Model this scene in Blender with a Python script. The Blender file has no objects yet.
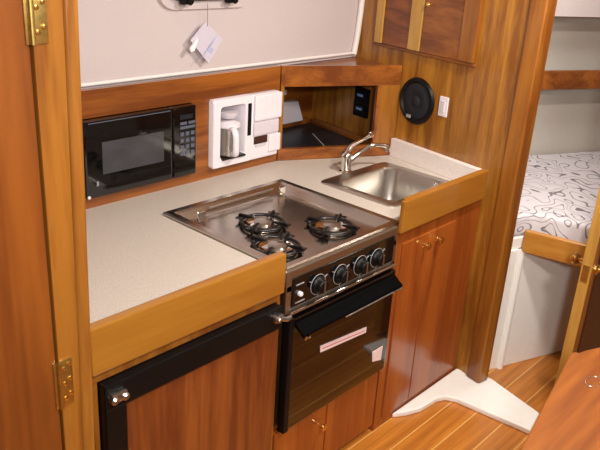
import bpy, bmesh, math, random
from mathutils import Vector, Matrix
random.seed(4)
S = bpy.context.scene
COL = S.collection
PI = math.pi

# ------------------------------------------------------------------ materials
def lin(c):
    return tuple(((x/255)/12.92 if x/255 <= .04045 else ((x/255+.055)/1.055)**2.4) for x in c) + (1,)

def newmat(name):
    m = bpy.data.materials.new(name); m.use_nodes = True
    nt = m.node_tree; b = nt.nodes['Principled BSDF']
    return m, nt, b

def plain(name, c, rough=.5, metal=0., spec=.5, noise=0., nscale=40., coat=0., bump=0., trans=0.):
    m, nt, b = newmat(name)
    b.inputs['Roughness'].default_value = rough
    b.inputs['Metallic'].default_value = metal
    b.inputs['Specular IOR Level'].default_value = spec
    b.inputs['Coat Weight'].default_value = coat
    b.inputs['Coat Roughness'].default_value = .08
    b.inputs['Transmission Weight'].default_value = trans
    col = lin(c)
    tc = nt.nodes.new('ShaderNodeTexCoord')
    n = nt.nodes.new('ShaderNodeTexNoise'); n.inputs['Scale'].default_value = nscale; n.inputs['Detail'].default_value = 4
    nt.links.new(tc.outputs['Object'], n.inputs['Vector'])
    r = nt.nodes.new('ShaderNodeValToRGB')
    k = max(noise, .02)
    r.color_ramp.elements[0].position = .3; r.color_ramp.elements[1].position = .7
    r.color_ramp.elements[0].color = tuple(x*(1-k) for x in col[:3])+(1,)
    r.color_ramp.elements[1].color = tuple(min(1, x*(1+k)) for x in col[:3])+(1,)
    nt.links.new(n.outputs['Fac'], r.inputs['Fac']); nt.links.new(r.outputs['Color'], b.inputs['Base Color'])
    if bump:
        bp = nt.nodes.new('ShaderNodeBump'); bp.inputs['Strength'].default_value = bump; bp.inputs['Distance'].default_value = .002
        nt.links.new(n.outputs['Fac'], bp.inputs['Height']); nt.links.new(bp.outputs['Normal'], b.inputs['Normal'])
    return m

def wood(name, dark, light, axis='z', scale=1., rough=.3, coat=.25, fig=.9, seed=0., k=.8):
    dark = tuple(round(v*q) for v, q in zip(dark, (k**.45, k**.45*1.03, k**.45*.80)))
    light = tuple(round(v*q) for v, q in zip(light, (k**.45, k**.45*1.04, k**.45*.80)))
    m, nt, b = newmat(name)
    N = nt.nodes; L = nt.links
    tc = N.new('ShaderNodeTexCoord'); mp = N.new('ShaderNodeMapping')
    s = {'x': (1.2, 14, 14), 'y': (14, 1.2, 14), 'z': (14, 14, 1.2)}[axis]
    mp.inputs['Scale'].default_value = [q*scale for q in s]
    mp.inputs['Location'].default_value = (seed, seed*1.7, seed*.6)
    L.new(tc.outputs['Object'], mp.inputs['Vector'])
    n = N.new('ShaderNodeTexNoise'); n.inputs['Scale'].default_value = 1.; n.inputs['Detail'].default_value = 3; n.inputs['Distortion'].default_value = fig
    L.new(mp.outputs['Vector'], n.inputs['Vector'])
    n2 = N.new('ShaderNodeTexNoise'); n2.inputs['Scale'].default_value = 9.; n2.inputs['Detail'].default_value = 6
    L.new(mp.outputs['Vector'], n2.inputs['Vector'])
    ad = N.new('ShaderNodeMath'); ad.operation = 'MULTIPLY_ADD'; ad.inputs[1].default_value = .335
    L.new(n2.outputs['Fac'], ad.inputs[0]); L.new(n.outputs['Fac'], ad.inputs[2])
    r = N.new('ShaderNodeValToRGB')
    e = r.color_ramp.elements
    e[0].position = .52; e[0].color = lin(dark); e[1].position = .84; e[1].color = lin(light)
    L.new(ad.outputs[0], r.inputs['Fac']); L.new(r.outputs['Color'], b.inputs['Base Color'])
    b.inputs['Roughness'].default_value = rough
    b.inputs['Coat Weight'].default_value = coat; b.inputs['Coat Roughness'].default_value = .12
    if not coat: b.inputs['Specular IOR Level'].default_value = .2
    return m

def floor_mat():
    m, nt, b = newmat('teak_and_holly')
    N = nt.nodes; L = nt.links
    tc = N.new('ShaderNodeTexCoord'); sx = N.new('ShaderNodeSeparateXYZ'); L.new(tc.outputs['Object'], sx.inputs[0])
    mp = N.new('ShaderNodeMapping'); mp.inputs['Scale'].default_value = (2, 40, 10); L.new(tc.outputs['Object'], mp.inputs['Vector'])
    n = N.new('ShaderNodeTexNoise'); n.inputs['Scale'].default_value = 1.2; n.inputs['Detail'].default_value = 5; L.new(mp.outputs['Vector'], n.inputs['Vector'])
    r = N.new('ShaderNodeValToRGB'); r.color_ramp.elements[0].position = .3; r.color_ramp.elements[1].position = .72
    r.color_ramp.elements[0].color = lin((162, 94, 32)); r.color_ramp.elements[1].color = lin((204, 130, 48))
    L.new(n.outputs['Fac'], r.inputs['Fac'])
    a = N.new('ShaderNodeMath'); a.operation = 'ADD'; a.inputs[1].default_value = 9.5*.0965+.094
    L.new(sx.outputs['Y'], a.inputs[0])
    md = N.new('ShaderNodeMath'); md.operation = 'PINGPONG'; md.inputs[1].default_value = .0965/2
    a.inputs[1].default_value = .094+.0965*10
    L.new(a.outputs[0], md.inputs[0])
    lt = N.new('ShaderNodeMath'); lt.operation = 'LESS_THAN'; lt.inputs[1].default_value = .0026
    L.new(md.outputs[0], lt.inputs[0])
    mx = N.new('ShaderNodeMixRGB'); mx.inputs['Color2'].default_value = lin((214, 162, 88))
    L.new(lt.outputs[0], mx.inputs['Fac']); L.new(r.outputs['Color'], mx.inputs['Color1'])
    L.new(mx.outputs['Color'], b.inputs['Base Color'])
    b.inputs['Roughness'].default_value = .33; b.inputs['Coat Weight'].default_value = .3; b.inputs['Coat Roughness'].default_value = .2
    return m

def speckle(name, c, c2, rough=.4):
    m, nt, b = newmat(name)
    N = nt.nodes; L = nt.links
    tc = N.new('ShaderNodeTexCoord')
    n = N.new('ShaderNodeTexNoise'); n.inputs['Scale'].default_value = 420; n.inputs['Detail'].default_value = 2; L.new(tc.outputs['Object'], n.inputs['Vector'])
    r = N.new('ShaderNodeValToRGB'); e = r.color_ramp.elements
    e[0].position = .38; e[0].color = lin(c2); e[1].position = .55; e[1].color = lin(c)
    L.new(n.outputs['Fac'], r.inputs['Fac']); L.new(r.outputs['Color'], b.inputs['Base Color'])
    b.inputs['Roughness'].default_value = rough
    return m

def fabric_swirl():
    m, nt, b = newmat('swirl_print_fabric')
    N = nt.nodes; L = nt.links
    tc = N.new('ShaderNodeTexCoord')
    nn = N.new('ShaderNodeTexNoise'); nn.inputs['Scale'].default_value = 6; nn.inputs['Detail'].default_value = 1; L.new(tc.outputs['Object'], nn.inputs['Vector'])
    mx = N.new('ShaderNodeMixRGB'); mx.inputs['Fac'].default_value = .35
    L.new(tc.outputs['Object'], mx.inputs['Color1']); L.new(nn.outputs['Color'], mx.inputs['Color2'])
    n = N.new('ShaderNodeTexNoise'); n.inputs['Scale'].default_value = 6.5; n.inputs['Detail'].default_value = 0; L.new(mx.outputs['Color'], n.inputs['Vector'])
    d = N.new('ShaderNodeMath'); d.operation = 'PINGPONG'; d.inputs[1].default_value = .055; L.new(n.outputs['Fac'], d.inputs[0])
    r = N.new('ShaderNodeValToRGB'); e = r.color_ramp.elements
    e[0].position = .005; e[0].color = lin((124, 116, 120)); e[1].position = .010; e[1].color = lin((216, 211, 216))
    L.new(d.outputs[0], r.inputs['Fac']); L.new(r.outputs['Color'], b.inputs['Base Color'])
    b.inputs['Roughness'].default_value = .9
    return m

def brushed(name, c, rough=.28, axis=0):
    m, nt, b = newmat(name)
    N = nt.nodes; L = nt.links
    tc = N.new('ShaderNodeTexCoord'); mp = N.new('ShaderNodeMapping')
    s = [120, 120, 120]; s[axis] = 3; mp.inputs['Scale'].default_value = s
    L.new(tc.outputs['Object'], mp.inputs['Vector'])
    n = N.new('ShaderNodeTexNoise'); n.inputs['Scale'].default_value = 2; n.inputs['Detail'].default_value = 3; L.new(mp.outputs['Vector'], n.inputs['Vector'])
    mr = N.new('ShaderNodeMapRange'); mr.inputs['To Min'].default_value = rough*.8; mr.inputs['To Max'].default_value = rough*1.3
    L.new(n.outputs['Fac'], mr.inputs['Value']); L.new(mr.outputs[0], b.inputs['Roughness'])
    b.inputs['Base Color'].default_value = lin(c); b.inputs['Metallic'].default_value = 1
    return m

M = {}
M['teak_z'] = wood('teak_upright', (146, 78, 32), (196, 120, 56), 'z', k=.62)
M['teak_bulk'] = wood('teak_bulkhead', (140, 80, 32), (198, 130, 60), 'z', 1.9, fig=.3, seed=3)
M['teak_light_z'] = wood('teak_moulding', (168, 96, 42), (206, 132, 66), 'z', seed=12, k=.62)
M['teak_x'] = wood('teak_lengthwise', (122, 60, 28), (176, 98, 46), 'x', seed=2)
M['teak_y'] = wood('teak_athwart', (118, 60, 30), (170, 98, 48), 'y', seed=1)
M['teak_light_x'] = wood('honey_teak', (186, 112, 46), (208, 136, 62), 'x', .8, seed=5, k=.6)
M['teak_light_y'] = wood('honey_teak_board', (190, 118, 56), (214, 148, 84), 'y', .8, seed=6)
M['teak_door'] = wood('teak_cabinet_door', (150, 70, 32), (180, 93, 46), 'z', .8, rough=.25, coat=.35, seed=8, k=.85)
M['teak_fridge'] = wood('teak_fridge_panel', (128, 58, 34), (180, 94, 52), 'z', .75, fig=1.5, seed=11, k=.62)
M['teak_locker'] = wood('teak_locker_door', (138, 66, 30), (184, 100, 46), 'z', .45, fig=2.2, seed=14, k=.55)
M['teak_red_y'] = wood('teak_red_panel', (112, 54, 34), (156, 84, 46), 'y', 1.6, seed=9)
M['teak_yellow'] = wood('pale_teak_stile', (186, 130, 78), (216, 160, 100), 'z', 1, seed=4)
M['table'] = wood('teak_table', (138, 70, 30), (178, 100, 44), 'x', .6, fig=1.2, rough=.6, coat=.0, seed=7, k=.75)
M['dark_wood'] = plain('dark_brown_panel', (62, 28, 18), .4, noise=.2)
M['floor'] = floor_mat()
M['counter'] = speckle('speckled_laminate', (206, 197, 186), (184, 174, 164))
M['upstand'] = speckle('speckled_solid_surface', (242, 232, 226), (218, 208, 202), .3)
M['liner'] = plain('hull_liner_vinyl', (200, 188, 187), .8, noise=.03, nscale=200, bump=.2)
M['piping'] = plain('white_vinyl_piping', (232, 226, 222), .5)
M['gel'] = plain('white_gelcoat', (244, 242, 236), .3, coat=.3)
M['hullgrey'] = plain('pale_grey_vinyl', (192, 186, 176), .8, noise=.04, nscale=120)
M['ceiling'] = plain('ceiling_vinyl', (216, 208, 198), .8)
M['steel'] = brushed('brushed_stainless', (196, 190, 182), .3)
M['steel_y'] = brushed('brushed_stainless_across', (188, 180, 170), .22, 1)
M['sink'] = brushed('sink_stainless', (190, 184, 176), .3, 2)
M['chrome'] = plain('chrome', (225, 222, 218), .08, 1.)
M['satin'] = plain('satin_steel', (190, 186, 180), .3, 1.)
M['brass'] = plain('polished_brass', (246, 206, 124), .2, 1.)
M['oldbrass'] = plain('worn_brass', (206, 178, 104), .38, 1., noise=.15, nscale=90)
M['iron'] = plain('black_enamel_iron', (18, 15, 15), .3)
M['black'] = plain('black_plastic', (9, 8, 9), .45, spec=.25)
M['mattblack'] = plain('matt_black_enamel', (4, 4, 4), .75, spec=.05)
M['blackgloss'] = plain('black_gloss', (8, 8, 9), .06, coat=.5)
M['ovenglass'] = plain('dark_oven_glass', (10, 4, 4), .03, spec=.8, coat=.35)
M['window'] = plain('microwave_window_mesh', (62, 62, 66), .3, noise=.25, nscale=14, coat=.3)
M['button'] = plain('grey_keys', (84, 88, 102), .5)
M['white'] = plain('white_plastic', (232, 226, 232), .35)
M['offwhite'] = plain('off_white_plastic', (214, 206, 214), .4)
M['grey'] = plain('grey_plastic', (150, 148, 150), .4)
M['navy'] = plain('dark_navy_laminate', (22, 26, 34), .4)
M['navycone'] = plain('speaker_grille_cloth', (20, 26, 34), .6, noise=.3, nscale=300)
M['blue'] = plain('blue_legend', (120, 150, 205), .5)
M['label'] = plain('pink_label_paper', (240, 212, 210), .6)
M['labelred'] = plain('red_label_print', (196, 74, 66), .6)
M['paper'] = plain('white_paper', (240, 238, 240), .6)
M['film'] = plain('clear_tag_film', (204, 198, 212), .35, coat=.1)
M['ink'] = plain('blue_ink', (176, 178, 214), .6)
M['rubber'] = plain('dark_seam', (44, 22, 14), .6)
M['glass'] = plain('tinted_port_glass', (40, 40, 46), .05, coat=.5)
M['swirl'] = fabric_swirl()

# ------------------------------------------------------------------ mesh helpers
def bm_new(): return bmesh.new()

def merge(dst, src):
    me = bpy.data.meshes.new('tmp'); src.to_mesh(me); dst.from_mesh(me); bpy.data.meshes.remove(me); src.free()

def box(x0, x1, y0, y1, z0, z1, bev=0., seg=2, bm=None):
    b = bmesh.new(); bmesh.ops.create_cube(b, size=1)
    for v in b.verts:
        v.co = Vector(((x0+x1)/2+v.co.x*(x1-x0), (y0+y1)/2+v.co.y*(y1-y0), (z0+z1)/2+v.co.z*(z1-z0)))
    if bev: bmesh.ops.bevel(b, geom=b.edges[:], offset=bev, segments=seg, profile=.6, affect='EDGES')
    if bm is not None: merge(bm, b); return bm
    return b

def prism(pts, z0, z1, bev=0., seg=2, bm=None, mat=None):
    """polygon in xy extruded z0..z1; mat optionally re-orients"""
    b = bmesh.new()
    lo = [b.verts.new((p[0], p[1], z0)) for p in pts]; hi = [b.verts.new((p[0], p[1], z1)) for p in pts]
    b.faces.new(lo[::-1]); b.faces.new(hi); n = len(pts)
    for i in range(n): b.faces.new((lo[i], lo[(i+1) % n], hi[(i+1) % n], hi[i]))
    bmesh.ops.recalc_face_normals(b, faces=b.faces[:])
    if bev: bmesh.ops.bevel(b, geom=b.edges[:], offset=bev, segments=seg, profile=.6, affect='EDGES')
    if mat is not None: bmesh.ops.transform(b, matrix=mat, verts=b.verts[:])
    if bm is not None: merge(bm, b); return bm
    return b

def loft(rings, cap0=True, cap1=True, bm=None, closed=False):
    b = bmesh.new(); R = [[b.verts.new(p) for p in r] for r in rings]; n = len(rings[0])
    m = len(R)
    for i in range(m if closed else m-1):
        A = R[i]; B = R[(i+1) % m]
        for j in range(n): b.faces.new((A[j], A[(j+1) % n], B[(j+1) % n], B[j]))
    if not closed:
        if cap0: b.faces.new(R[0][::-1])
        if cap1: b.faces.new(R[-1])
    bmesh.ops.recalc_face_normals(b, faces=b.faces[:])
    if bm is not None: merge(bm, b); return bm
    return b

def lathe(prof, c, axis='z', n=32, bm=None, sgn=1):
    """prof: (radius, height); axis direction"""
    rings = []
    for r, h in prof:
        r = max(r, 1e-4); ring = []
        for k in range(n):
            a = 2*PI*k/n; u, w = r*math.cos(a), r*math.sin(a); h2 = h*sgn
            p = {'z': (u, w, h2), 'x': (h2, u, w), 'y': (u, h2, w)}[axis]
            ring.append((c[0]+p[0], c[1]+p[1], c[2]+p[2]))
        rings.append(ring)
    return loft(rings, bm=bm)

def torus(c, R, r, axis='z', n=36, k=10, bm=None):
    prof = [(R+r*math.cos(2*PI*i/k), r*math.sin(2*PI*i/k)) for i in range(k)]
    rings = []
    for rr, h in prof:
        ring = []
        for j in range(n):
            a = 2*PI*j/n; u, w = rr*math.cos(a), rr*math.sin(a)
            p = {'z': (u, w, h), 'x': (h, u, w), 'y': (u, h, w)}[axis]
            ring.append((c[0]+p[0], c[1]+p[1], c[2]+p[2]))
        rings.append(ring)
    return loft(rings, bm=bm, closed=True)

def tube(pts, rad, n=12, bm=None, smooth=True):
    P = [Vector(p) for p in pts]
    if smooth and len(P) > 2:
        Q = []
        for i in range(len(P)-1):
            p0 = P[max(i-1, 0)]; p1 = P[i]; p2 = P[i+1]; p3 = P[min(i+2, len(P)-1)]
            for s in range(6):
                t = s/6
                Q.append(.5*((2*p1)+(-p0+p2)*t+(2*p0-5*p1+4*p2-p3)*t*t+(-p0+3*p1-3*p2+p3)*t**3))
        Q.append(P[-1]); P2 = Q
    else: P2 = P
    m = len(P2)
    rr = rad if isinstance(rad, (list, tuple)) else [rad]*len(P)
    def rat(i):
        t = i/(m-1)*(len(rr)-1); k = min(int(t), len(rr)-2); return rr[k]+(rr[k+1]-rr[k])*(t-k)
    rings = []; up = None
    for i, p in enumerate(P2):
        d = (P2[min(i+1, m-1)]-P2[max(i-1, 0)]).normalized()
        if up is None: up = Vector((0, 0, 1)) if abs(d.z) < .9 else Vector((1, 0, 0))
        s = d.cross(up).normalized(); up = s.cross(d).normalized(); r = rat(i)
        rings.append([tuple(p+s*r*math.cos(2*PI*k/n)+up*r*math.sin(2*PI*k/n)) for k in range(n)])
    return loft(rings, bm=bm)

def rrect(x0, x1, y0, y1, r, z, k=6):
    pts = []
    for cx, cy, a0 in ((x1-r, y1-r, 0), (x0+r, y1-r, PI/2), (x0+r, y0+r, PI), (x1-r, y0+r, 1.5*PI)):
        for i in range(k+1):
            a = a0+PI/2*i/k; pts.append((cx+r*math.cos(a), cy+r*math.sin(a), z))
    return pts

# ------------------------------------------------------------------ object helpers
def origin_of(p):
    o = Vector((0, 0, 0))
    while p is not None: o += p.location; p = p.parent
    return o

def obj(name, bm, mat, parent=None, at=None, smooth=False, label=None):
    """bm in world coordinates; origin moved to at / the parent's base"""
    o0 = origin_of(parent) if parent is not None else Vector(at or (0, 0, 0))
    bmesh.ops.translate(bm, vec=-o0, verts=bm.verts[:])
    bmesh.ops.recalc_face_normals(bm, faces=bm.faces[:])
    me = bpy.data.meshes.new(name); bm.to_mesh(me); bm.free()
    for p in me.polygons: p.use_smooth = smooth
    me.materials.append(mat)
    o = bpy.data.objects.new(name, me); COL.objects.link(o)
    if parent is not None: o.parent = parent
    else: o.location = o0
    if smooth:
        try: me.set_sharp_from_angle(angle=math.radians(40))
        except Exception: pass
    if label: o['label'] = label
    return o

def tag(o, label, cat, group=None):
    o['label'] = label; o['category'] = cat
    if group: o['group'] = group
    return o

def thing(name, label, cat, loc, group=None):
    o = bpy.data.objects.new(name, None); COL.objects.link(o); o.location = loc
    return tag(o, label, cat, group)

def struct(name, bm, mat, smooth=False):
    o = obj(name, bm, mat, smooth=smooth); o['kind'] = 'structure'; return o

BO = Vector((1.02, 0)); BE = Vector((.188, .982)); BX = Vector((.982, -.188))      # the bulkhead's own directions
BM = Matrix(((BX.x, BE.x, 0, BO.x-1.1*BX.x), (BX.y, BE.y, 0, BO.y-1.1*BX.y), (0, 0, 1, 0), (0, 0, 0, 1)))
def bk(bm):
    bmesh.ops.transform(bm, matrix=BM, verts=bm.verts[:]); return bm
def bp(x, s, z): return tuple(BM @ Vector((x, s, z)))
def bx(y): return 1.02+.1915*y
# ------------------------------------------------------------------ the room
struct('floor', box(-2.6, 3.0, -2.3, 1.2, -.04, 0), M['floor'])
struct('ceiling', box(-2.6, 3.0, -2.3, 1.2, 1.98, 2.02), M['ceiling'])
struct('wall_back', box(-2.6, 1.24, 1.16, 1.2, 0, 1.10), M['teak_x'])
struct('wall_right', box(-2.6, 3.0, -2.34, -2.3, 0, 1.98), M['hullgrey'])
struct('wall_left', box(-2.64, -2.6, -2.3, 1.2, 0, 1.98), M['teak_z'])
# hull liner above the low panels, with its white piping along the foot and the right end
t = struct('wall_liner', box(-.62, 1.156, .735, .76, 1.105, 1.98), M['liner'])
p = bmesh.new()
tube([(-.6, .727, 1.122), (1.12, .727, 1.122)], .006, bm=p)
obj('piping', p, M['piping'], t, smooth=True)
p = bmesh.new()
tube([(1.130, .725, 1.118), (1.143, .725, 1.2), (1.150, .722, 1.34), (1.150, .722, 1.5), (1.150, .722, 1.97)], .012, bm=p)
obj('end_piping', p, M['piping'], t, smooth=True)
# forward bulkhead
struct('wall_forward', bk(box(1.1, 1.13, -.06, 1.18, 0, 1.98)), M['teak_bulk'])
struct('trim_1', bk(box(1.086, 1.142, -.124, -.06, .022, 1.98, .010, 3)), M['teak_z'])
# cap over the recess behind the low panels
struct('trim_3', prism([(-.6, .712), (.668, .712), (bx(.488)-.002, .488), (bx(1.16)-.002, 1.16), (-.6, 1.16)], 1.088, 1.103), M['teak_x'])
# floor of the recess
struct('trim_4', box(-.56, .66, .712, 1.15, .755, .775), M['teak_x'])

# ------------------------------------------------------------------ low back panels
DA = Vector((.668, .69)); DB = Vector((1.106, .466)); DD = (DB-DA).normalized(); DN = Vector((-DD.y, DD.x))   # DN points away from the aisle
t = thing('back_panel', 'teak panel along the hull framing the microwave and the coffee maker', 'panel', (.05, .7, .765))
b = bmesh.new()
y0, y1 = .69, .71
for x0, x1, z0, z1 in ((-.56, .668, 1.034, 1.115), (-.56, .668, .76, .797), (-.56, -.158, .797, 1.034), (.258, .336, .797, 1.034), (.648, .668, .797, 1.034)):
    box(x0, x1, y0, y1, z0, z1, bm=b)
obj('board', b, M['teak_x'], t)
# diagonal panel with its opening
def diag(s0, s1, z0, z1, d0=0., d1=.02, bev=0., bm=None):
    q = []
    for s, d in ((s0, d0), (s1, d0), (s1, d1), (s0, d1)):
        P = DA+DD*s+DN*d; q.append((P.x, P.y))
    return prism(q, z0, z1, bev, bm=bm)
LD = (DB-DA).length
t = thing('corner_panel', 'diagonal teak panel across the corner with an open cubby', 'panel', (.88, .58, .765))
obj('rail', diag(0.004, LD, 1.04, 1.115), M['teak_x'], t); obj('rail', diag(.004, LD, .76, .803), M['teak_x'], t)
obj('stile', diag(.004, .018, .803, 1.04), M['teak_z'], t); obj('stile', diag(.408, LD, .803, 1.04), M['teak_z'], t)
obj('inner_edge', diag(.396, .408, .803, 1.04, -.003, .018, .002), M['teak_x'], t)
# cubby: black shelf, wood cleats, back
YB = 1.0
struct('trim_5', prism([(.70, YB), (bx(YB)-.002, YB), (bx(YB)-.002, YB+.02), (.70, YB+.02)], .745, 1.088), M['teak_x'])
struct('trim_6', prism([(.69, .712), (.70, .712), (.70, YB), (.69, YB)], .745, 1.088), M['teak_z'])
t = thing('cubby_shelf', 'black shelf with a white seam inside the corner cubby', 'shelf', (.95, .75, .745))
b = prism([(.703, .702), (1.08, .512), (bx(YB-.02)-.03, YB-.022), (.703, YB-.022)], .745, .772)
obj('board', b, M['navy'], t)
b = prism([(.905, .64), (.911, .64), (1.045, .84), (1.039, .84)], .772, .7735)
obj('seam', b, M['grey'], t, label='thin white seam')
b = bk(box(1.072, 1.099, .545, .985, .745, .792, .003))
obj('cleat', b, M['teak_y'], t)
b = box(.703, bx(YB)-.04, YB-.021, YB-.001, .745, .792, .003)
obj('cleat', b, M['teak_y'], t)
b = prism([(.955, .793), (1.118, .793), (1.078, .885), (.965, .892)], -(YB-.002), -(YB-.035), .004, mat=Matrix.Rotation(PI/2, 4, 'X'))
o = obj('plastic_tub', b, M['white'], at=(1.03, YB-.02, .793)); tag(o, 'small white tapered container at the back left of the corner cubby', 'container')
b = box(.965, 1.02, YB-.018, YB, .915, .940, .003)
o = obj('bracket', b, M['white'], at=(.99, YB-.01, .915)); tag(o, 'tiny white bracket at the upper left inside the corner cubby', 'bracket')
# rocker switch plate in the cubby
t = thing('rocker_switch_panel', 'black switch plate with two blue rockers on the bulkhead inside the cubby', 'switch', bp(1.1, .68, .87))
obj('plate', bk(box(1.09, 1.0995, .640, .728, .868, .988, .003)), M['black'], t)
for z in (.892, .948):
    r = obj('rocker', bk(box(1.083, 1.092, .660, .708, z, z+.022, .002)), M['navy'], t)
    obj('legend', bk(box(1.081, 1.084, .668, .700, z+.006, z+.015)), M['blue'], r)

# ------------------------------------------------------------------ worktop
def dl(x): return .684-(x-.668)*(.690-.470)/(1.098-.668)
t = thing('worktop', 'beige speckled galley worktop with honey teak edging', 'worktop', (.25, .35, .72))
b = bmesh.new()
Z0, Z1 = .725, .76
for pts in ([(-.565, .012), (0, .012), (0, .69), (-.565, .69)], [(0, .505), (.513, .505), (.513, .69), (0, .69)],
            [(.513, .012), (.62, .012), (.62, .69), (.513, .69)], [(.62, .012), (.975, .012), (.975, .115), (.62, .115)],
            [(.62, .41), (.975, .41), (.975, dl(.975)), (.668, .688), (.62, .69)],
            [(.975, .012), (bx(.012)-.002, .012), (bx(.462)-.002, .462), (.975, dl(.975))]):
    prism(pts, Z0, Z1, bm=b)
obj('top', b, M['counter'], t)
b = box(-.572, -.016, -.014, .010, .714, .824, .004)
obj('edging', b, M['teak_light_x'], t)
b = box(.490, .996, -.014, .000, .738, .842, .004)
box(.516, .996, -.002, .012, .738, .842, .004, bm=b)
# trim the left end of the right board level with the stove
obj('edging', b, M['teak_light_x'], t)
b = bk(box(1.076, 1.098, .022, .472, .76, .832, .003))
obj('upstand', b, M['upstand'], t, label='pale speckled upstand along the bulkhead')

# ------------------------------------------------------------------ stove
t = thing('stove', 'stainless marine gas stove with three burners and an oven', 'stove', (.26, .25, .26))
b = bmesh.new()
def rect(x0, x1, y0, y1, z): return rrect(x0, x1, y0, y1, .006, z, 2)
loft([rect(.002, .514, .003, .515, .7605), rect(.002, .514, .003, .515, .7665), rect(.008, .508, .009, .509, .770), rect(.026, .490, .027, .491, .769),
      rect(.032, .484, .033, .485, .765), rect(.052, .464, .050, .462, .745), rect(.058, .458, .056, .456, .744)], cap0=False, bm=b)
obj('cooktop', b, M['steel_y'], t, smooth=False)
b = box(.008, .486, .01, .50, .27, .742)
obj('body', b, M['steel'], t)
# small clips
for (x, y) in ((.083, .43), (.44, .44)):
    b = box(x-.014, x+.014, y-.004, y+.004, .748, .776, .002)
    obj('clip', b, M['chrome'], t)
b = tube([(.14, .462, .764), (.42, .462, .764)], .004)
obj('hinge_rod', b, M['satin'], t, smooth=True)
def burner(x, y, rot):
    z = .744
    b = lathe([(.056, 0), (.060, .003), (.060, .006), (.052, .008), (.044, .003), (.030, .001), (.001, .001)], (x, y, z))
    br = obj('burner', b, M['chrome'], t, smooth=True)
    b = lathe([(.024, 0), (.026, .008), (.026, .014), (.020, .017), (.001, .018)], (x, y, z+.002), n=24)
    obj('burner_cap', b, M['satin'], br, smooth=True)
    b = bmesh.new()
    torus((x, y, z+.011), .064, .005, bm=b)
    for k in range(4):
        a = rot+k*PI/2; c, s = math.cos(a), math.sin(a)
        w = .007
        Mx = Matrix.Translation((x, y, z)) @ Matrix.Rotation(a, 4, 'Z') @ Matrix.Rotation(PI/2, 4, 'X')
        prism([(.028, .017), (.034, .022), (.060, .025), (.076, .026), (.081, .022), (.080, .002), (.070, .000), (.066, .010), (.040, .016)], -w/2, w/2, .0012, 1, bm=b, mat=Mx)
        # flared wings at the foot of each arm
        prism([(.062, -.014), (.083, -.020), (.083, .020), (.062, .014)], .012, .017, .001, 1, bm=b, mat=Matrix.Translation((x, y, z)) @ Matrix.Rotation(a, 4, 'Z'))
    obj('trivet', b, M['iron'], br, smooth=True)
burner(.203, .290, .35); burner(.346, .140, .35); burner(.112, .142, .35)
# front: steel frame, black fascia, four knobs
b = box(0.0, .487, -.004, .012, .70, .7605, .003)
box(0.0, .487, -.004, .012, .636, .652, .003, bm=b)
box(0.0, .022, -.004, .012, .648, .72, .002, bm=b)
box(.470, .487, -.004, .012, .60, .72, .002, bm=b)
b2 = b
obj('front_frame', b2, M['steel'], t)
b = box(.022, .470, -.007, .010, .654, .738, .002)
obj('control_panel', b, M['blackgloss'], t)
b = tube([(.01, -.012, .641), (.478, -.012, .641)], .006)
obj('rail', b, M['chrome'], t, smooth=True, label='chrome rail')
for x in (.122, .216, .306, .384):
    z = .690
    b = lathe([(.024, 0), (.025, .004), (.022, .007), (.020, .010), (.019, .022), (.016, .025), (.001, .025)], (x, -.007, z), 'y', 28, sgn=-1)
    k = obj('knob', b, M['black'], t, smooth=True)
    b = box(x-.003, x+.003, -.034, -.030, z-.018, z+.018, .001)
    obj('pointer', b, M['satin'], k)
    b = bmesh.new()
    for a in (.5, 2.64, -PI/2):
        dx, dz = math.cos(a), math.sin(a)
        tube([(x+dx*.0285, -.0082, z+dz*.0285), (x+dx*.041, -.0085, z+dz*.040)], .0013, 6, bm=b)
    torus((x, -.008, z), .0295, .0010, 'y', 40, 6, bm=b)
    obj('marking', b, M['grey'], t)
b = lathe([(.007, 0), (.007, .008), (.004, .011), (.001, .011)], (.048, -.007, .688), 'y', 16, sgn=-1)
obj('igniter_button', b, M['white'], t, smooth=True)
obj('marking', box(.034, .070, -.0085, -.007, .662, .665), M['grey'], t); obj('marking', box(.034, .064, -.0085, -.007, .714, .717), M['grey'], t)
# oven door
b = box(.006, .480, -.018, .006, .268, .626, .004)
od = obj('oven_door', b, M['ovenglass'], t)
b = box(.002, .022, -.022, .004, .266, .63, .003)
obj('door_edge', b, M['black'], od)
b = bmesh.new()
prism([(-.017, .612), (-.017, .600), (-.036, .588), (-.048, .580), (-.054, .583), (-.053, .590), (-.040, .597), (-.026, .609)], .026, .474, .002, 1, bm=b,
      mat=Matrix(((0, 0, 1, 0), (1, 0, 0, 0), (0, 1, 0, 0), (0, 0, 0, 1))))
obj('handle', b, M['mattblack'], od, smooth=True)
b = tube([(.20, -.0525, .5795), (.470, -.0525, .5795)], .0022)
obj('handle_trim', b, M['satin'], od, smooth=True)
b = prism([(.138, .496), (.352, .474), (.352, .455), (.140, .474)], .019, .0205, mat=Matrix.Rotation(PI/2, 4, 'X'))
lb = obj('sticker', b, M['label'], od, label='narrow pink and white sticker')
b = prism([(.146, .4855), (.345, .4655), (.345, .463), (.146, .483)], .0204, .021, mat=Matrix.Rotation(PI/2, 4, 'X'))
obj('sticker_print', b, M['labelred'], lb, label='thin red printed line')
b = prism([(.398, .366), (.452, .366), (.450, .316), (.404, .328)], .019, .021, mat=Matrix.Rotation(PI/2, 4, 'X'))
obj('tag', b, M['label'], od, label='pink paper tag')
b = lathe([(.006, 0), (.006, .006), (.001, .007)], (.069, -.018, .55), 'y', 12, sgn=-1)
lathe([(.005, 0), (.005, .006), (.001, .007)], (.083, -.018, .548), 'y', 12, sgn=-1, bm=b)
obj('rivet', b, M['chrome'], od, smooth=True)

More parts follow.
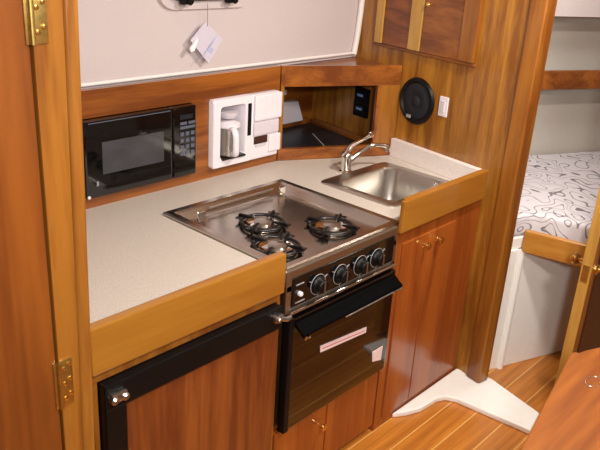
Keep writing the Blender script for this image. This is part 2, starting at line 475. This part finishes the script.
# ------------------------------------------------------------------ cabinets
t = thing('drawer_cabinet', 'low teak cabinet under the oven with a small brass knob', 'cabinet', (.25, .3, 0))
obj('body', box(-.012, .486, .022, .60, 0, .262), M['teak_door'], t)
d = obj('door', box(-.004, .222, .004, .022, .03, .252, .003), M['teak_door'], t)
b = lathe([(.006, 0), (.005, .010), (.011, .016), (.011, .022), (.004, .025), (.001, .025)], (.193, .004, .185), 'y', 20, sgn=-1)
obj('knob', b, M['brass'], d, smooth=True)
obj('door', box(.228, .482, .004, .022, .03, .252, .003), M['teak_door'], t)

t = thing('sink_cabinet', 'tall teak cabinet under the sink with two brass knobbed doors', 'cabinet', (.8, .3, 0))
obj('body', prism([(.49, .022), (1.018, .022), (1.12, .60), (.49, .60)], 0, .60), M['teak_door'], t)
obj('upper_rail', box(.490, 1.014, .004, .022, .692, .736), M['teak_door'], t)
obj('lower_rail', box(.490, 1.014, .004, .022, 0, .035), M['teak_door'], t)
obj('stile', box(.490, .530, .004, .022, .035, .692), M['teak_door'], t)
obj('stile', box(.842, 1.014, .004, .022, .035, .692), M['teak_door'], t)
for x0, x1, kx in ((.5315, .6855, .652), (.6875, .8405, .728)):
    d = obj('door', box(x0, x1, -.001, .02, .038, .691, .003), M['teak_door'], t)
    z = .655
    b = lathe([(.010, 0), (.006, .003), (.005, .010), (.0115, .016), (.0115, .022), (.004, .025), (.001, .025)], (kx, -.001, z), 'y', 20, sgn=-1)
    obj('knob', b, M['brass'], d, smooth=True)

t = thing('fridge_cabinet', 'teak frame of the galley cabinet around the refrigerator', 'cabinet', (-.29, .3, 0))
b = box(-.565, -.012, .004, .022, .684, .7245, .002); box(-.565, -.553, .004, .022, 0, .684, bm=b); box(-.022, -.012, .004, .26, 0, .684, bm=b)
obj('face_frame', b, M['teak_z'], t)
obj('side_panel', box(-.565, -.555, .022, .68, 0, .724), M['teak_z'], t)
obj('plinth', box(-.552, -.024, .03, .26, 0, .05), M['teak_z'], t)

t = thing('refrigerator', 'front opening refrigerator with a teak door panel in a black frame', 'refrigerator', (-.29, .25, .05))
obj('body', box(-.548, -.028, .03, .60, .05, .68), M['black'], t)
d = obj('door', box(-.500, -.03, -.008, .028, .06, .628, .002), M['teak_fridge'], t)
b = box(-.550, -.026, -.020, .028, .618, .682, .004)
box(-.550, -.498, -.020, .028, .055, .62, .004, bm=b)
obj('frame', b, M['black'], t)
b = bmesh.new()
box(-.541, -.503, -.034, -.019, .642, .664, .005, bm=b)
lathe([(.009, 0), (.009, .016), (.005, .020), (.001, .02)], (-.536, -.020, .650), 'y', 16, sgn=-1, bm=b)
lathe([(.009, 0), (.009, .016), (.005, .020), (.001, .02)], (-.510, -.020, .650), 'y', 16, sgn=-1, bm=b)
obj('hinge', b, M['satin'], t, smooth=True)
b = bmesh.new()
box(-.068, -.034, -.036, -.019, .650, .668, .005, bm=b)
lathe([(.008, 0), (.008, .022), (.005, .026), (.001, .026)], (-.060, -.020, .662), 'y', 16, sgn=-1, bm=b)
tube([(-.045, -.032, .658), (-.025, -.034, .650), (-.008, -.03, .648)], .007, bm=b)
obj('latch', b, M['satin'], t, smooth=True)

# ------------------------------------------------------------------ sink and tap
t = thing('sink', 'rectangular stainless steel sink set into the worktop', 'sink', (.8, .26, .60))
b = loft([rrect(.604, .990, .100, .424, .03, .7605), rrect(.604, .990, .100, .424, .03, .764), rrect(.608, .986, .104, .420, .028, .7665),
          rrect(.640, .958, .126, .378, .05, .766), rrect(.645, .953, .131, .373, .05, .760), rrect(.652, .946, .138, .366, .05, .66),
          rrect(.662, .936, .148, .356, .05, .625), rrect(.690, .908, .176, .328, .04, .612)], cap0=False)
obj('bowl', b, M['sink'], t, smooth=True)
b = lathe([(.026, 0), (.026, .002), (.018, .003), (.016, .001), (.001, .001)], (.80, .25, .612))
obj('drain', b, M['chrome'], t, smooth=True)
t = thing('tap', 'chrome single lever tap behind the sink', 'tap', (.775, .44, .76))
fx, fy = .775, .440
b = lathe([(.025, 0), (.024, .006), (.019, .010), (.018, .034), (.021, .052), (.022, .064), (.018, .074), (.008, .080), (.001, .081)], (fx, fy, .76), n=28)
obj('body', b, M['chrome'], t, smooth=True)
b = tube([(fx+.01, fy-.005, .800), (.83, .425, .826), (.872, .405, .851), (.905, .385, .853), (.925, .372, .846), (.927, .370, .828)], [.009, .009, .008, .008, .009, .0095])
obj('spout', b, M['chrome'], t, smooth=True)
b = tube([(fx, fy, .838), (.800, .440, .856), (.850, .430, .872), (.885, .425, .885)], [.012, .0085, .006, .008])
lathe([(.001, -.012), (.009, -.010), (.012, 0), (.009, .010), (.001, .012)], (.889, .425, .887), n=20, bm=b)
obj('lever', b, M['chrome'], t, smooth=True)

# ------------------------------------------------------------------ microwave
t = thing('microwave', 'black microwave oven built into the teak back panel', 'microwave', (.05, .75, .777))
obj('body', box(-.15, .25, .70, .99, .80, 1.03, .004), M['black'], t)
d = obj('door', box(-.156, .158, .662, .70, .800, 1.032, .006), M['blackgloss'], t)
obj('window', box(-.100, .122, .659, .6625, .868, .966, .0015), M['window'], d)
obj('control_panel', box(.160, .256, .662, .70, .800, 1.032, .006), M['blackgloss'], t)
obj('display', box(.188, .238, .6595, .6625, .992, 1.006, .001), M['navy'], t)
for z in (.984, .970):
    for x0 in (.188, .222) if z > .98 else (.188,):
        w = .027 if z > .98 else .060
        obj('button', box(x0, x0+w, .6595, .6625, z-.010, z-.001, .001), M['button'], t)
for r in range(4):
    for c in range(3):
        x = .188+c*.0215; z = .946-r*.0215
        obj('button', box(x, x+.015, .6595, .6625, z-.009, z+.004, .001), M['button'], t)
b = box(-.122, -.116, .6605, .6625, .838, .850)
box(-.1235, -.1145, .6605, .6625, .836, .839, bm=b)
obj('badge', b, M['grey'], d)
b = lathe([(.005, 0), (.005, .003), (.001, .004)], (-.150, .662, .806), 'y', 12, sgn=-1)
obj('screw', b, M['white'], t, smooth=True)
obj('top_line', box(-.140, .150, .6605, .6625, 1.0245, 1.027), M['button'], d)  # thin grey line along the top of the door

# ------------------------------------------------------------------ coffee maker
def shift(b):
    bmesh.ops.translate(b, vec=(.016, 0, -.003), verts=b.verts[:]); return b
t = thing('coffee_maker', 'white built-in coffee maker flush in the teak back panel', 'coffee maker', (.475, .75, .777))
X0, X1, Zb, Zt, YF = .316, .634, .798, 1.036, .668
b = box(.326, .626, .735, .76, .805, 1.03)
shift(b); obj('back', b, M['offwhite'], t)
# shell with an opening for the pot: rounded outer outline, rounded inner cut running back
def ringxz(x0, x1, z0, z1, r, y): return [(p[0], y, p[1]) for p in rrect(x0, x1, z0, z1, r, 0)]
b = loft([ringxz(X0, .500, Zb, Zt, .010, .735), ringxz(X0, .500, Zb, Zt, .010, YF+.004), ringxz(X0+.003, .497, Zb+.003, Zt-.003, .010, YF),
      ringxz(.349, .466, .825, 1.011, .014, YF), ringxz(.352, .463, .828, 1.008, .012, YF+.004), ringxz(.352, .463, .828, 1.008, .012, .735)], cap0=False, cap1=False)
shift(b); obj('housing', b, M['white'], t, smooth=True)
b = box(.494, X1, YF+.0005, .735, Zb, Zt, .008)
shift(b); obj('side_housing', b, M['white'], t)
obj('water_gauge', shift(box(.475, .492, YF-.0015, YF+.01, .893, 1.008, .001)), M['black'], t, label='black upright slot')
b = box(.502, X1+.003, YF-.010, YF+.004, .940, 1.034, .007)
shift(b); obj('reservoir_lid', b, M['white'], t)
b = box(.502, X1-.006, YF-.007, YF+.004, .887, .936, .005)
shift(b); obj('control_cover', b, M['offwhite'], t)
b = box(.508, .575, YF-.002, YF+.003, .855, .883, .002)
d = shift(b); obj('display', b, M['dark_wood'], t)
b = box(.515, .568, YF-.004, YF-.001, .846, .853, .001)
shift(b); obj('button', b, M['offwhite'], t)
b = box(.58, X1+.006, YF-.007, YF+.004, .816, .882, .006)
shift(b); obj('release_lever', b, M['white'], t)
b = box(.356, .464, YF-.008, .734, .824, .832, .003)
shift(b); obj('warming_plate', b, M['iron'], t)
b = lathe([(.024, 0), (.034, .010), (.036, .022)], (.410, .698, .962), n=24)
shift(b); obj('filter_basket', b, M['offwhite'], t, smooth=True)
t = thing('coffee_carafe', 'silver and white carafe standing inside the white coffee maker', 'carafe', (.408, .69, .832))
b = lathe([(.034, 0), (.038, .004), (.038, .02), (.033, .09), (.031, .098), (.001, .098)], (.408, .690, .832), n=28)
shift(b); obj('jug', b, M['satin'], t, smooth=True)
b = lathe([(.038, 0), (.041, .004), (.040, .014), (.020, .022), (.001, .023)], (.408, .692, .931), n=28)
shift(b); obj('lid', b, M['white'], t, smooth=True)
b = tube([(.392, .668, .930), (.386, .640, .934), (.384, .626, .914), (.386, .628, .862), (.392, .640, .845), (.396, .662, .846)], .0085)
bmesh.ops.transform(b, matrix=Matrix.Translation((.388, 0, 0)) @ Matrix.Diagonal((1.5, 1, 1, 1)) @ Matrix.Translation((-.388, 0, 0)), verts=b.verts[:])
shift(b); obj('handle', b, M['white'], t, smooth=True)

# ------------------------------------------------------------------ on the bulkhead
t = thing('speaker', 'round black loudspeaker on the bulkhead above the sink', 'speaker', bp(1.1, .377, .998))
cy, cz = .377, .998
b = lathe([(.087, 0), (.089, .004), (.085, .012), (.076, .015), (.071, .010), (.068, .007), (.001, .007)], (1.1, cy, cz), 'x', 48, sgn=-1)
obj('rim', bk(b), M['black'], t, smooth=True)
b = lathe([(.069, .007), (.060, .011), (.035, .013), (.022, .009), (.016, .013), (.001, .016)], (1.1, cy, cz), 'x', 40, sgn=-1)
obj('grille', bk(b), M['navycone'], t, smooth=True)
obj('badge', bk(box(1.083, 1.089, .392, .412, .930, .942, .001)), M['grey'], t)
t = thing('light_switch', 'narrow white switch plate beside the round black speaker', 'switch', bp(1.1, .243, 1.005))
obj('plate', bk(box(1.094, 1.1, .222, .263, .970, 1.042, .002)), M['white'], t)
obj('rocker', bk(box(1.091, 1.095, .234, .251, .985, 1.027, .0015)), M['offwhite'], t)

# upper lockers on the bulkhead
z0, z1 = 1.182, 1.78
def piece(n, y0, y1, za, zb, xf, m, t, bev=.002): return obj(n, bk(box(xf, 1.0995, y0, y1, za, zb, bev)), m, t)
G = 'locker doors high on the bulkhead'
t = thing('locker_door', 'left teak locker door high on the bulkhead with pale stiles', 'locker door', bp(1.1, .5, 1.182), G)
piece('stile', .590, .628, z0, z1, 1.078, M['teak_yellow'], t); piece('stile', .385, .445, z0, z1, 1.080, M['teak_yellow'], t)
piece('panel', .445, .590, z0, z1-.05, 1.086, M['teak_red_y'], t, 0); piece('rail', .445, .590, z1-.05, z1, 1.08, M['teak_y'], t)
t = thing('locker_door', 'right teak locker door high on the bulkhead with a small brass knob', 'locker door', bp(1.1, .25, 1.182), G)
piece('panel', .195, .381, z0, z1-.05, 1.084, M['teak_y'], t, 0)
piece('stile', .128, .195, z0, z1, 1.080, M['teak_z'], t); piece('rail', .195, .381, z1-.05, z1, 1.08, M['teak_y'], t)
b = lathe([(.006, 0), (.005, .004), (.005, .008), (.008, .012), (.005, .016), (.001, .016)], (1.084, .356, 1.352), 'x', 16, sgn=-1)
obj('knob', bk(b), M['brass'], t, smooth=True)
struct('trim_7', bk(box(1.088, 1.0995, .120, .64, 1.170, 1.180, .002)), M['teak_y'])

# ------------------------------------------------------------------ portlight and tag
def lift(b): bmesh.ops.translate(b, vec=(0, 0, .012), verts=b.verts[:])
t = thing('portlight', 'hull window with black latches at the top above the microwave', 'window', (.35, .73, 1.31))
b = loft([[(p[0], .735, p[1]) for p in rrect(.150, .560, 1.305, 1.56, .07, 0)], [(p[0], .722, p[1]) for p in rrect(.153, .557, 1.308, 1.557, .068, 0)],
          [(p[0], .722, p[1]) for p in rrect(.185, .525, 1.336, 1.53, .05, 0)], [(p[0], .732, p[1]) for p in rrect(.188, .522, 1.339, 1.527, .05, 0)]], cap0=False, cap1=False)
lift(b); obj('surround', b, M['liner'], t, smooth=True)
b = loft([[(p[0], .734, p[1]) for p in rrect(.188, .522, 1.336, 1.53, .05, 0)], [(p[0], .705, p[1]) for p in rrect(.190, .520, 1.338, 1.528, .05, 0)],
          [(p[0], .705, p[1]) for p in rrect(.215, .495, 1.362, 1.50, .04, 0)], [(p[0], .734, p[1]) for p in rrect(.217, .493, 1.364, 1.498, .04, 0)]], cap0=False, cap1=False)
bmesh.ops.translate(b, vec=(-.006, 0, .010), verts=b.verts[:]); obj('frame', b, M['black'], t, smooth=True)
obj('glass', box(.21, .50, .722, .728, 1.358, 1.505), M['glass'], t)
for x in (.245, .430):
    b = box(x-.020, x+.020, .690, .712, 1.326, 1.352, .005)
    lathe([(.010, 0), (.012, .006), (.008, .012), (.001, .013)], (x+.006, .692, 1.336), 'y', 14, sgn=-1, bm=b)
    lift(b); obj('latch', b, M['black'], t, smooth=True)
t = thing('hanging_tag', 'clear plastic tag with a folded paper hanging on a string from the portlight', 'tag', (.333, .70, 1.27))
b = tube([(.333, .703, 1.34), (.334, .703, 1.268)], .0012, 6)
obj('string', b, M['grey'], t)
b = prism([(.265, 1.228), (.326, 1.283), (.402, 1.222), (.340, 1.150)], -.706, -.704, mat=Matrix.Rotation(PI/2, 4, 'X'))
obj('pouch', b, M['film'], t)
b = prism([(.258, 1.203), (.288, 1.238), (.290, 1.226), (.276, 1.196), (.262, 1.192)], -.704, -.696, .001, 1, mat=Matrix.Rotation(PI/2, 4, 'X'))
obj('paper', b, M['paper'], t, label='bright white folded corner')
b = bmesh.new()
for i in range(6):
    s = i/6; ax, az = .345-.055*s+.03, 1.262-.012-.052*s*1.1
    w = .05 if i % 2 else .038
    q = [(ax-w*.62, az-.052*.6), (ax, az), (ax+.001, az-.002), (ax-w*.62+.001, az-.052*.6-.002)]
    prism([(p0-.0, p1-.01) for p0, p1 in q], -.7042, -.7036, bm=b, mat=Matrix.Rotation(PI/2, 4, 'X') @ Matrix.Translation((0, 0, 1.4078)) if False else Matrix.Rotation(PI/2, 4, 'X'))
obj('writing', b, M['ink'], t)
b = prism([(.338, 1.190), (.352, 1.202), (.362, 1.192), (.350, 1.180)], -.7042, -.7030, mat=Matrix.Rotation(PI/2, 4, 'X'))
obj('stamp', b, M['ink'], t, label='blue stamp')

# ------------------------------------------------------------------ left hanging locker
t = thing('hanging_locker', 'tall teak locker at the left edge with brass hinges', 'locker', (-.95, .3, 0))
def lean(bm, k=.020):
    for v in bm.verts: v.co.x += k*(v.co.z-1.40)
    return bm
obj('stile', box(-.651, -.590, -.030, .02, 0, 1.97, .003), M['teak_z'], t)
obj('top_rail', box(-1.45, -.652, -.024, .02, 1.86, 1.97, .003), M['teak_z'], t)
obj('stile', box(-1.45, -1.40, -.030, .02, 0, 1.86, .003), M['teak_z'], t)
obj('corner_moulding', lean(box(-.597, -.570, -.036, .0, 0, 1.97, .009, 4)), M['teak_light_z'], t, smooth=True)
obj('side_panel', lean(box(-.590, -.573, .02, 1.15, 0, 1.97)), M['teak_z'], t)
d = obj('door', box(-1.375, -.657, -.030, -.006, .03, 1.855, .003), M['teak_locker'], t)
obj('back', box(-1.45, -.622, .02, .03, 0, 1.97), M['rubber'], t)
for z0, z1 in ((1.378, 1.49), (.693, .795)):
    b = bmesh.new()
    box(-.650, -.626, -.034, -.029, z0, z1, .001, bm=b); box(-.664, -.656, -.034, -.029, z0, z1, .001, bm=b)
    tube([(-.654, -.036, z0), (-.654, -.036, z1)], .005, bm=b)
    h = obj('hinge', b, M['oldbrass'], d, smooth=True)
    for k in range(3):
        for x in (-.644, -.633):
            zz = z0+.018+k*(z1-z0-.036)/2+(.008 if x > -.64 else 0)
            b = lathe([(.0045, 0), (.004, .002), (.001, .0028)], (x, -.034, zz), 'y', 12, sgn=-1)
            obj('screw', b, M['brass'], h, smooth=True)

# ------------------------------------------------------------------ doorway: sill, door
b = bmesh.new()
pts = [(.596, .002), (.640, -.026), (.700, -.050), (.745, -.054), (.795, -.058), (.828, -.074), (.845, -.110), (.874, -.385), (.992, -.362), (1.06, -.13), (1.018, -.002)]
b = prism(pts, 0.0005, .022, .006, 3)
o = obj('door_sill', b, M['gel'], at=(.9, -.2, 0)); tag(o, 'white moulded sill on the floor at the foot of the bulkhead doorway', 'door sill')

D = box(1.0, 1.62, -.425, -.389, .03, 1.85, .003)
dr = struct('door_1', D, M['teak_z'])
obj('edge_strip', box(.994, 1.0, -.424, -.390, .03, 1.85, .001), M['teak_yellow'], dr)
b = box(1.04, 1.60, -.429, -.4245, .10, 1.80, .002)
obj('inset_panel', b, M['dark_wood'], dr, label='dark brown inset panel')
b = box(.9925, .995, -.418, -.396, .562, .622, .001)
obj('latch_plate', b, M['oldbrass'], dr)
b = lathe([(.022, 0), (.022, .003), (.008, .006), (.007, .022), (.016, .028), (.021, .038), (.018, .048), (.008, .053), (.001, .054)], (1.045, -.389, .612), 'y', 28)
obj('knob', b, M['brass'], dr, smooth=True)
b = lathe([(.020, 0), (.020, .003), (.008, .006), (.007, .020)], (1.040, -.425, .600), 'y', 20, sgn=-1)
tube([(1.040, -.447, .600), (1.030, -.462, .600), (1.06, -.468, .600), (1.11, -.468, .598)], [.008, .009, .008, .007], bm=b)
obj('lever_handle', b, M['brass'], dr, smooth=True)

# ------------------------------------------------------------------ forward cabin
HP = Vector((1.9, .32)); HD = (Vector((2.36, .09))-HP).normalized(); HN = Vector((-HD.y, HD.x))   # outward
def hx(s, d): q = HP+HD*s+HN*d; return (q.x, q.y)
struct('wall_hull', prism([hx(-.765, 0), hx(1.1, 0), hx(1.1, .03), hx(-.765, .03)], 0, 1.98), M['hullgrey'])
struct('wall_bow', prism([(2.85, -2.3), (2.88, -2.3), (2.88, -.1), (2.85, -.17)], 0, 1.98), M['hullgrey'])
t = thing('berth', 'white moulded forward berth base with a teak board at its front', 'berth', (1.6, 0, 0))
b = prism([(1.07, -.058), (1.52, -.232), (1.62, -.27), (2.5, -.27), (2.5, .01), (1.215, .64)], 0, .52, .004)
obj('base', b, M['gel'], t)
b = prism([(1.07, -.05), (1.21, -.105), (1.262, -.365), (2.5, -.365), (2.5, .01), (1.215, .64)], .52, .565, .004)
obj('platform', b, M['gel'], t)
b = tube([(1.185, -.102, .0), (1.185, -.102, .52)], .014, 16)
obj('corner_post', b, M['gel'], t, smooth=True)
a = Vector((1.195, -.100)); c = Vector((1.250, -.372)); dd = (c-a).normalized(); nn = Vector((dd.y, -dd.x))
q = [a, c, c-nn*.024, a-nn*.024] if nn.x > 0 else [a, c, c+nn*.024, a+nn*.024]
b = prism([(v.x, v.y) for v in q], .512, .60, .008, 3)
obj('board', b, M['teak_light_y'], t, label='honey teak board with rounded corners')
# mattress
b = prism([(1.075, -.045), (1.225, -.105), (1.275, -.365), (2.45, -.365), (2.45, .035), (1.22, .635)], .566, .655, .022, 4)
bmesh.ops.triangulate(b, faces=[f for f in b.faces if len(f.verts) > 4])
bmesh.ops.subdivide_edges(b, edges=[e for e in b.edges if e.calc_length() > .12], cuts=5, use_grid_fill=True)
for v in b.verts:
    if v.co.z > .64: v.co.z += .006*math.sin(v.co.x*9+1)*math.cos(v.co.y*11)
o = obj('mattress', b, M['swirl'], at=(1.6, 0, .566), smooth=True)
tag(o, 'white mattress with grey swirl print on the forward berth', 'mattress')
# shelf rail on the hull
b = prism([hx(-.55, -.10), hx(.95, -.10), hx(.95, -.122), hx(-.55, -.122)], .985, 1.068, .004)
t = thing('cabin_shelf', 'long shelf with a reddish teak rail on the forward cabin side', 'shelf', (2.1, .15, .9))
obj('rail', b, M['teak_x'], t)
b = prism([hx(-.55, -.001), hx(.95, -.001), hx(.95, -.10), hx(-.55, -.10)], .985, 1.0)
obj('board', b, M['hullgrey'], t)
b = prism([hx(-.6, -.001), hx(1.0, -.001), hx(1.0, -.14), hx(-.6, -.14)], 1.30, 1.97)
o = obj('headliner_locker', b, M['liner'], at=(2.1, .1, 1.25)); tag(o, 'pale overhead moulding above the forward cabin shelf', 'overhead panel')

# ------------------------------------------------------------------ table in the foreground
t = thing('table', 'varnished teak table corner in the lower right foreground', 'table', (.1, -1.1, 0))
poly = [(.310, -.652), (.304, -.641), (.290, -.6395), (-.55, -.800), (-.55, -1.5), (.75, -1.5), (.75, -.842), (.330, -.657)]
b = prism(poly, .672, .70, .004)
obj('top', b, M['table'], t)
b = lathe([(.05, 0), (.05, .012), (.035, .02), (.035, .672)], (.1, -1.15, 0), n=24)
obj('pedestal', b, M['satin'], t, smooth=True)
b = bmesh.new()
torus((.215, -.722, .7002), .014, .0007, n=28, k=6, bm=b)
for v in b.verts: v.co.x = .215+(v.co.x-.215)*1.7
obj('oval_mark', b, M['satin'], t, smooth=True)  # thin pale oval outline on the table top

# ------------------------------------------------------------------ lights
def area(name, loc, size, power, col, target):
    l = bpy.data.lights.new(name, 'AREA'); l.shape = 'DISK'; l.size = size; l.energy = power; l.color = col
    o = bpy.data.objects.new(name, l); COL.objects.link(o); o.location = loc
    d = Vector(target)-Vector(loc); o.rotation_euler = d.to_track_quat('-Z', 'Y').to_euler()
    return o
area('ceiling_fill', (-.35, -1.2, 1.93), .22, 15, (1, .95, .90), (.3, .2, .6))  # added overhead light mimicking a flash
area('flash_fill', (-1.2, -1.3, 1.72), .14, 17, (1, .97, .93), (.8, -.1, .5))  # added beside the camera to act as its flash, reaching under the berth board
area('aisle_lamp', (.62, -.50, 1.95), .16, 15, (1, .92, .82), (.6, -.3, 0))
area('berth_fill', (1.55, -.22, 1.93), .3, 4.5, (1, .96, .92), (1.7, 0, .5))  # added, unseen fill that brightens the forward cabin
w = bpy.data.worlds.new('cabin_air'); S.world = w; w.use_nodes = True
w.node_tree.nodes['Background'].inputs[0].default_value = (1, .95, .9, 1); w.node_tree.nodes['Background'].inputs[1].default_value = .3

# ------------------------------------------------------------------ camera
R = [[0.6770781054642757, -0.2407473233451695, 0.6954178351200375], [-0.733590648528633, -0.29578674320937104, 0.6118455384596099], [0.05839520093503197, -0.9244192386810922, -0.376880712777965]]
cam = bpy.data.cameras.new('camera'); co = bpy.data.objects.new('camera', cam); COL.objects.link(co)
mw = Matrix(((R[0][0], -R[0][1], -R[0][2], -1.22121), (R[1][0], -R[1][1], -R[1][2], -1.11157), (R[2][0], -R[2][1], -R[2][2], 1.56591), (0, 0, 0, 1)))
co.matrix_world = mw
cam.sensor_width = 36; cam.lens = 720/600*36; cam.clip_start = .02
S.camera = co
S.view_settings.view_transform = 'Standard'; S.view_settings.look = 'None'; S.view_settings.gamma = 1
S.view_settings.use_curve_mapping = False
S.view_settings.exposure = 0.42
